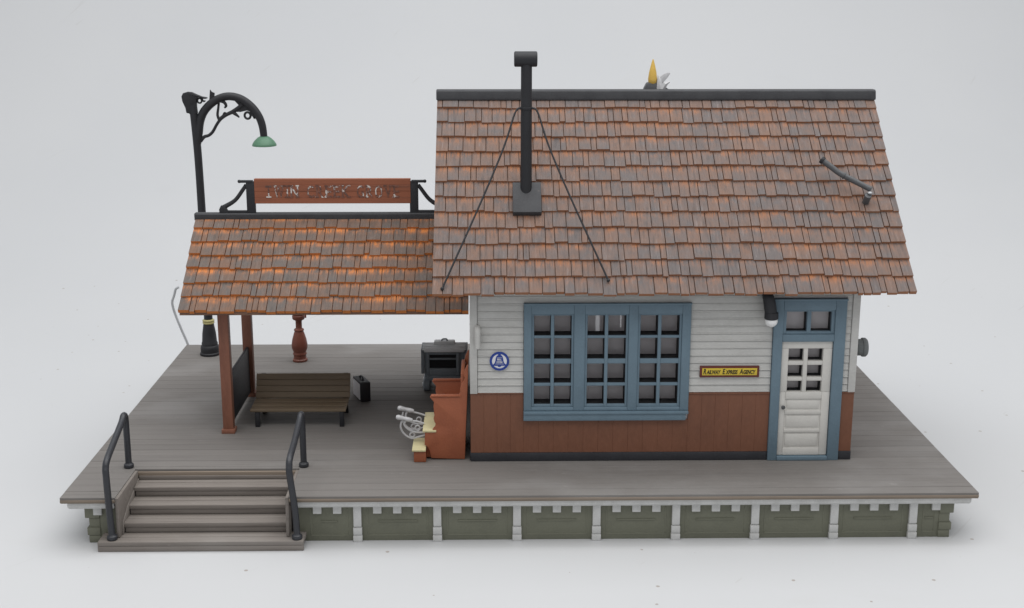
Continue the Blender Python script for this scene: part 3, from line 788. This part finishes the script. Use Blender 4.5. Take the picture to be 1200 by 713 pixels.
for sx, xa, xb in ((-1, 1.735, 1.852), (1, 3.94, 4.055)):
    mb = MB(); mb.box(xa, xb, CRY - .03, CRY + .03, CRZ + .015, 3.225)
    br = mb.build('bracket', 'black', sg, bev=.008)
    mb = MB(); xo = xa if sx < 0 else xb; e = xo + sx * .34
    mb.box(min(xo - sx * .09, xo + sx * .09), max(xo - sx * .09, xo + sx * .09), CRY - .034, CRY + .034, 3.208, 3.238)
    mb.ball((xo + sx * .09, CRY, 3.223), .024, n=10)
    mb.tube([(xo, CRY, 3.175), (xo + sx * .05, CRY, 3.105), (xo + sx * .16, CRY, 2.965), (e - sx * .02, CRY, 2.868), (e, CRY, 2.84)], [.026, .027, .028, .034, .03], n=10, smooth=4)
    mb.box(min(xo, e), max(xo, e), CRY - .026, CRY + .026, CRZ + .018, CRZ + .052)
    mb.prism([(e - sx * .01, CRZ + .018), (e - sx * .09, CRZ + .018), (e - sx * .05, CRZ + .105), (e + sx * .01, CRZ + .12), (e + sx * .035, CRZ + .07), (e + sx * .03, CRZ + .018)], 'xz', CRY - .035, CRY + .035)
    mb.build('scroll', 'black', br, bev=.006)

# ------------------------------------------------------------------ street lamp
LX, LY = .512, 6.03
sl = thing('street_lamp', (LX, LY, 0), 'tall black street lamp with a scrolled arched arm and green shade', 'lamp')
MB().lathe([(.160, 0), (.160, .035), (.145, .05), (.150, .11), (.142, .15), (.128, .165), (.128, .20), (.118, .22), (.108, .36), (.085, .50), (.075, .54)], (LX, LY, 0), n=28).build('pedestal', 'black', sl, bev=.004)
MB().lathe([(.08, .515), (.094, .525), (.094, .545), (.082, .552), (.094, .56), (.094, .58), (.075, .59)], (LX, LY, 0), n=28).build('collar', 'ring', sl, bev=.003)
MB().tube([(LX, LY, .55), (LX - .003, LY, 1.6), (LX - .010, LY, 2.8), (LX - .022, LY, 3.4), (LX - .052, LY, 4.0)], [.068, .064, .060, .060, .060], n=18, smooth=5).build('pole', 'black', sl, bev=0)
def LP(cx, cy): return (.1178 + cx * .001631 + .0, LY, 4.368 - cy * .001663)
mb = MB()
mb.tube([LP(238, 590), LP(250, 480), LP(270, 370), LP(318, 275), LP(405, 195), LP(500, 152), LP(590, 148), LP(680, 178), LP(765, 245), LP(825, 330), LP(855, 420), LP(866, 530)],
        [.045, .065, .066, .064, .064, .062, .062, .062, .062, .060, .058, .054], n=14, smooth=5)
arm = mb.build('arm', 'black', sl, bev=0)
mb = MB()
mb.prism([LP(x, y)[::2] for x, y in ((150, 296), (143, 250), (118, 190), (112, 145), (128, 115), (165, 104), (205, 107), (250, 128), (300, 148), (345, 155), (350, 165), (320, 168), (275, 150), (250, 165), (245, 240), (250, 300), (200, 320), (172, 300))], 'xz', LY - .05, LY + .05)
mb.build('crook', 'black', sl, bev=.012)
mb = MB()
def sc(pts, r, **k): mb.tube([LP(*p) for p in pts], r, n=8, smooth=4, **k)
sc([(262, 560), (300, 520), (345, 505), (385, 470), (425, 405), (465, 355), (520, 315), (575, 290), (625, 262), (680, 225)], [.03, .026, .024, .024, .023, .024, .028, .030, .034, .04])
sc([(455, 370), (437, 320), (447, 255), (455, 205)], [.024, .021, .019, .018])
sc([(470, 190), (505, 200), (522, 232), (505, 252)], [.022, .026, .022, .012])
sc([(465, 345), (490, 325), (503, 298), (520, 300)], [.024, .022, .016, .008])
sc([(575, 290), (608, 310), (642, 340)], [.028, .026, .010])
sc([(590, 275), (635, 278), (690, 262)], [.02, .018, .02])
sc([(690 + 30 + 28 * math.cos(a), 322 + 30 * math.sin(a)) for a in [i * math.pi / 4 for i in range(8)]], .018, closed=True)
sc([(750, 280), (778, 320), (785, 352)], [.03, .03, .014])
sc([(275 + 20 * math.cos(a), 185 + 22 * math.sin(a)) for a in [i * math.pi / 4 for i in range(8)]], .014, closed=True)
sc([(290, 150), (310, 190), (330, 185)], [.016, .014, .010])
mb.prism([LP(x, y)[::2] for x, y in ((368, 185), (380, 85), (395, 105), (420, 115), (412, 180))], 'xz', LY - .02, LY + .02)
mb.prism([LP(x, y)[::2] for x, y in ((610, 190), (650, 180), (760, 250), (790, 300), (760, 290), (720, 275), (650, 290), (620, 265), (650, 235))], 'xz', LY - .022, LY + .022)
mb.build('scrollwork', 'black', arm, bev=0)
MB().lathe([(.064, 3.512), (.105, 3.488), (.150, 3.445), (.178, 3.405), (.187, 3.385), (.187, 3.365), (.165, 3.37), (.10, 3.42), (.03, 3.43)], (LP(866, 0)[0], LY, 0), n=32).build('shade', 'greenshade', sl, bev=0)

# wire rail at the back left corner
wr = MB(); wy = D + .06
wr.tube([(.06, wy, -.5), (.03, wy, -.12), (-.004, wy, .02), (-.08, wy, .23), (-.155, wy, .45), (-.20, wy, .62), (-.208, wy, .72), (-.18, wy, .80), (-.160, wy, .86), (-.135, wy, .935), (-.085, wy, .965)], .020, n=10, smooth=5)
o = wr.build('wire_rail', 'wire', base=(0, D, ZT), bev=0)
tag(o, 'thin bent grey wire rail at the back corner of the deck', 'railing')

# ------------------------------------------------------------------ bench, suitcase, trunk cart, pedestal, shoeshine stand
bn = thing('bench', (2.43, 2.7, 0), 'dark brown slatted bench standing under the canopy', 'bench')
mb = MB()
for i in range(3): y = 2.455 + i * .158; mb.box(1.79, 3.075, y, y + .155, .215 + i * .006, .250 + i * .006)
mb.build('seat', 'bench', bn, bev=.008)
mb = MB(); bu = Vector((0, .155, .32)).normalized(); bnv = Vector((0, -bu.z, bu.y))
for i in range(4):
    cc = Vector((2.435, 2.945, .255)) + bu * (.045 + i * .086); mb.obox(cc, (1, 0, 0), bu, bnv, .648, .0424, .017)
mb.build('backrest', 'bench', bn, bev=.008)
for x in (1.88, 3.015):
    for (pts) in ([(x, 2.49, 0), (x, 2.50, .214)], ):
        mb = MB(); mb.box(x - .03, x + .03, 2.465, 2.53, 0, .2135); mb.build('leg', 'black', bn, bev=.006)
    mb = MB(); mb.hexa([(x - .03, 3.05, 0), (x + .03, 3.05, 0), (x + .03, 3.12, 0), (x - .03, 3.12, 0), (x - .03, 2.86, .225), (x + .03, 2.86, .225), (x + .03, 2.93, .225), (x - .03, 2.93, .225)])
    mb.hexa([(x - .03, 2.955, .22), (x + .03, 2.955, .22), (x + .03, 3.0, .22), (x - .03, 3.0, .22), (x - .03, 3.115, .56), (x + .03, 3.115, .56), (x + .03, 3.145, .56), (x - .03, 3.145, .56)])
    mb.box(x - .025, x + .025, 2.531, 2.95, .175, .2135)
    mb.build('leg', 'black', bn, bev=.006)

sc_ = thing('suitcase', (3.18, 3.68, 0), 'small black suitcase with grey side standing by the bench end', 'suitcase')
ux, uy, uz = Vector((.927, .373, 0)).normalized(), Vector((-.373, .927, 0)).normalized(), Vector((0, 0, 1))
cc = Vector((3.174, 3.511, 0)) + ux * .075 + uy * .195
mb = MB(); mb.obox(cc + uz * .145, ux, uy, uz, .075, .195, .143); body = mb.build('body', 'case', sc_, bev=.014)
mb = MB(); mb.obox(cc + uz * .145 - ux * .077, ux, uy, uz, .004, .165, .118); mb.build('side_panel', 'caseside', sc_, bev=.003)
mb = MB(); mb.obox(cc + uz * .145 + ux * .077, ux, uy, uz, .004, .165, .118); mb.build('side_panel', 'caseside', sc_, bev=.003)
mb = MB()
for s in (-1, 1): mb.obox(cc + uz * .289 + uy * .14 * s, ux, uy, uz, .060, .012, .003)
mb.build('clasp', 'meter', sc_, bev=0)
mb = MB(); t = cc + uz * .289; mb.tube([t - uy * .07, t - uy * .062 + uz * .03, t + uz * .04, t + uy * .062 + uz * .03, t + uy * .07], .012, n=8, smooth=4); mb.build('handle', 'black', sc_, bev=0)

TY = 4.0
def CX(c): return 4.0 + (c - 72) * .001217
tk = thing('baggage_cart', (4.34, TY + .2, 0), 'dark grey slatted trunk cart on wheels at the back of the deck', 'cart')
x0, x1 = CX(85), CX(635)
mb = MB(); mb.box(x0 + .05, x1 - .05, TY + .02, TY + .38, .245, .60); mb.box(CX(155), CX(560), TY + .01, TY + .36, .14, .2445)
mb.build('trunk', 'cart', tk, bev=.008)
mb = MB(); f = TY - .006
for a, b, z0, z1 in ((150, 185, .25, .60), (505, 545, .25, .60), (185, 505, .565, .60), (185, 505, .487, .515), (185, 505, .25, .36)): mb.box(CX(a), CX(b), f, f + .05, z0 + .001, z1 - .001)
mb.build('front_frame', 'cart', tk, bev=.005)
mb = MB(); mb.box(CX(186), CX(504), TY + .015, TY + .05, .361, .486); mb.box(CX(186), CX(504), TY + .015, TY + .05, .516, .564)
mb.build('slot', 'cartdark', tk, bev=0)
mb = MB()
mb.box(x0 + .055, x1 - .055, TY + .03, TY + .37, .6005, .605); mb.build('slat_gap_shade', 'cartdark', tk, bev=0)  # near-black plate: shade between the slats put into its colour
mb = MB()
for i in range(5): y = TY - .02 + i * .085; mb.box(x0 + .02, x1 - .02, y, y + .046, .606, .655)
mb.build('lid_slat', 'cartlight', tk, bev=.008)
mb = MB()
for a in (85, 595):
    mb = MB()
    mb.box(CX(a), CX(a + 45), TY - .02, TY + .40, .6005, .645); mb.box(CX(a), CX(a + 40), TY - .015, TY + .03, .28, .60)
    mb.box(CX(a), CX(a + 40), TY + .35, TY + .39, .28, .60); mb.box(CX(a + 5), CX(a + 35), TY + .031, TY + .349, .30, .35); mb.box(CX(a + 5), CX(a + 35), TY + .031, TY + .349, .50, .54)
    mb.build('side_rack', 'cart', tk, bev=.008)
for xx in (CX(150), CX(540)):
    for yy in (TY + .06, TY + .34):
        mb = MB(); mb.lathe([(.02, -.056), (.06, -.056), (.085, -.048), (.097, -.036), (.097, .036), (.085, .048), (.06, .056), (.02, .056)], (xx, yy, .0985), axis='x', n=22); wh = mb.build('wheel', 'cart', tk, bev=.004)
        MB().lathe([(.028, -.07), (.028, .07)], (xx, yy, .0985), axis='x', n=12).build('hub', 'cartlight', wh, bev=.003)
bg = thing('travel_bag', (4.38, TY + .33, .63), 'low grey bag lying on top of the trunk cart', 'bag')
mb = MB(); mb.obox((4.35, TY + .30, .665), (1, 0, 0), (0, 1, 0), (0, 0, 1), .155, .07, .034); mb.build('body', 'cartlight', bg, bev=.02, seg=3)
MB().tube([(4.31, TY + .29, .69), (4.32, TY + .285, .722), (4.38, TY + .285, .725), (4.39, TY + .29, .69)], .011, n=8, smooth=4).build('handle', 'cart', bg, bev=0)

pd = thing('turned_pedestal', (2.01, 5.65, 0), 'turned reddish-brown pedestal at the back of the deck behind the canopy', 'pedestal')
MB().lathe([(0.117, 0), (0.117, .03), (0.100, .045), (0.097, .10), (0.109, .115), (0.109, .13), (0.097, .15), (0.122, .21), (0.126, .27), (0.111, .36), (0.083, .455), (0.065, .50)], (2.01, 5.65, 0), n=28).build('base', 'turned', pd, bev=.003)
MB().lathe([(0.074, .495), (0.080, .505), (0.074, .525), (0.050, .535), (0.050, .65), (0.056, .665), (0.087, .68), (0.100, .70), (0.100, .74), (0.087, .755), (0.104, .78), (0.104, .82), (0.052, .85), (0.044, .87), (0.017, .88)], (2.01, 5.65, 0), n=28).build('head', 'turned', pd, bev=.003)
MB().tube([(2.08, 5.62, .79), (2.13, 5.56, .80), (2.135, 5.55, .73)], .014, n=8, smooth=3).build('spout', 'turned', pd, bev=0)

ss = thing('shoeshine_stand', (4.48, 1.55, 0), 'red-brown shoeshine stand with cream steps against the house end', 'shoeshine stand')
prof = [(4.275, .02), (4.70, .005), (4.715, .40), (4.735, .82), (4.752, 1.24), (4.735, 1.235), (4.705, 1.17), (4.690, 1.11), (4.705, 1.07), (4.690, 1.03), (4.660, .985), (4.645, .93), (4.648, .885), (4.630, .85), (4.605, .828),
        (4.31, .828), (4.278, .84), (4.268, .825), (4.295, .79), (4.318, .76), (4.312, .70), (4.318, .64), (4.322, .58), (4.312, .545), (4.322, .50), (4.338, .475), (4.330, .44), (4.300, .405), (4.292, .375), (4.20, .365), (4.195, .20), (4.235, .165), (4.255, .12)]
for y in (1.19, 1.86):
    mb = MB(); mb.prism(prof, 'xz', y, y + .045); sp = mb.build('side_panel', 'stand', ss, bev=.010)
    mb = MB(); mb.box(4.282, 4.655, y - .012, y + .057, .8285, .852); mb.build('armrest', 'stand', sp, bev=.008)
mb = MB(); mb.box(4.655, 4.70, 1.236, 1.859, .02, 1.12); mb.build('backrest', 'stand', ss, bev=.008)
mb = MB(); mb.box(4.34, 4.654, 1.236, 1.859, .50, .56); mb.build('seat', 'stand', ss, bev=.008)
mb = MB(); mb.box(4.215, 4.65, 1.236, 1.859, .02, .36); mb.build('box', 'stand', ss, bev=.006)
mb = MB(); mb.box(4.172, 4.345, 1.178, 1.90, .3655, .395); mb.build('footboard', 'cream', ss, bev=.008)
mb = MB(); mb.box(4.062, 4.214, 1.105, 1.52, 0, .142); mb.build('step', 'stand', ss, bev=.008)
mb = MB(); mb.box(4.040, 4.214, 1.085, 1.54, .1425, .172); mb.build('step_tread', 'cream', ss, bev=.010)
for yy, dz in ((1.40, -.015), (1.72, .0)):
    mb = MB(); mb.tube([(3.828, yy, .515 + dz), (3.86, yy, .508 + dz), (3.93, yy, .492 + dz), (3.985, yy, .478 + dz), (4.035, yy, .468 + dz)], [.020, .034, .026, .032, .022], n=12, smooth=4, flat=1.0)
    fr = mb.build('footrest', 'silver', ss, bev=0)
    mb = MB()
    mb.tube([(3.95, yy, .46 + dz), (3.93, yy, .40), (3.97, yy, .345), (4.05, yy, .30), (4.20, yy, .29)], .014, n=8, smooth=4)
    mb.tube([(4.0, yy, .46 + dz), (4.09, yy, .44), (4.18, yy, .41)], .013, n=8, smooth=3)
    mb.tube([(3.90, yy, .46 + dz), (3.885, yy, .36), (3.93, yy, .27), (4.02, yy, .215), (4.12, yy, .235), (4.20, yy, .26)], .013, n=8, smooth=4)
    mb.tube([(4.03 + .03 * math.cos(a), yy, .26 + .03 * math.sin(a)) for a in [i * math.pi / 4 for i in range(8)]], .011, n=6, smooth=2, closed=True)
    mb.tube([(4.10 + .03 * math.cos(a), yy, .35 + .035 * math.sin(a)) for a in [i * math.pi / 4 for i in range(8)]], .011, n=6, smooth=2, closed=True)
    mb.build('scroll', 'silver', fr, bev=0)

for o in bpy.data.objects:
    if '_b' in o: del o['_b']

# ------------------------------------------------------------------ camera
cd = bpy.data.cameras.new('camera'); cam = bpy.data.objects.new('camera', cd); COL.objects.link(cam)
rt, up, fw = Vector((.999843, -.017694, .000957)), Vector((.003312, .239641, .970856)), Vector((.017408, .9707, -.239662))
mw = Matrix((rt, up, -fw)).transposed().to_4x4(); mw.translation = Vector((5.0119, -14.3341, 5.8495)) * K
cam.matrix_world = mw
cd.sensor_fit = 'HORIZONTAL'; cd.sensor_width = 36; cd.lens = 36 * 1532.44 / 1200
cd.clip_start = .01; cd.clip_end = 50
scene.camera = cam

# ------------------------------------------------------------------ light: a tent of soft light, one big softbox overhead, an added backdrop fill
w = bpy.data.worlds.new('World'); scene.world = w; w.use_nodes = True
bgn = w.node_tree.nodes['Background']; bgn.inputs[0].default_value = (.95, .97, 1.0, 1); bgn.inputs[1].default_value = .52
def area(name, loc, target, sx, sy, power, col=(1, 1, 1)):
    l = bpy.data.lights.new(name, 'AREA'); l.shape = 'RECTANGLE'; l.size = sx * K; l.size_y = sy * K; l.energy = power; l.color = col
    o = bpy.data.objects.new(name, l); COL.objects.link(o); o.location = Vector(loc) * K
    o.rotation_euler = (Vector(target) - Vector(loc)).to_track_quat('-Z', 'Y').to_euler()
    return o
area('backdrop_fill', (5.4, 11, 27), (5.4, 10.5, 0), 46, 16, 8.0, (.97, .985, 1))  # added fill lamp, brightens the far table and backdrop
area('softbox', (6.4, -5.0, 24), (5.4, 3.0, 0), 34, 22, 8.6, (1, .985, .965))
scene.view_settings.view_transform = 'Standard'; scene.view_settings.look = 'None'
scene.view_settings.exposure = 0; scene.view_settings.gamma = 1
scene.render.film_transparent = False
scene.cycles.use_denoising = True
scene.cycles.max_bounces = 10; scene.cycles.transparent_max_bounces = 12
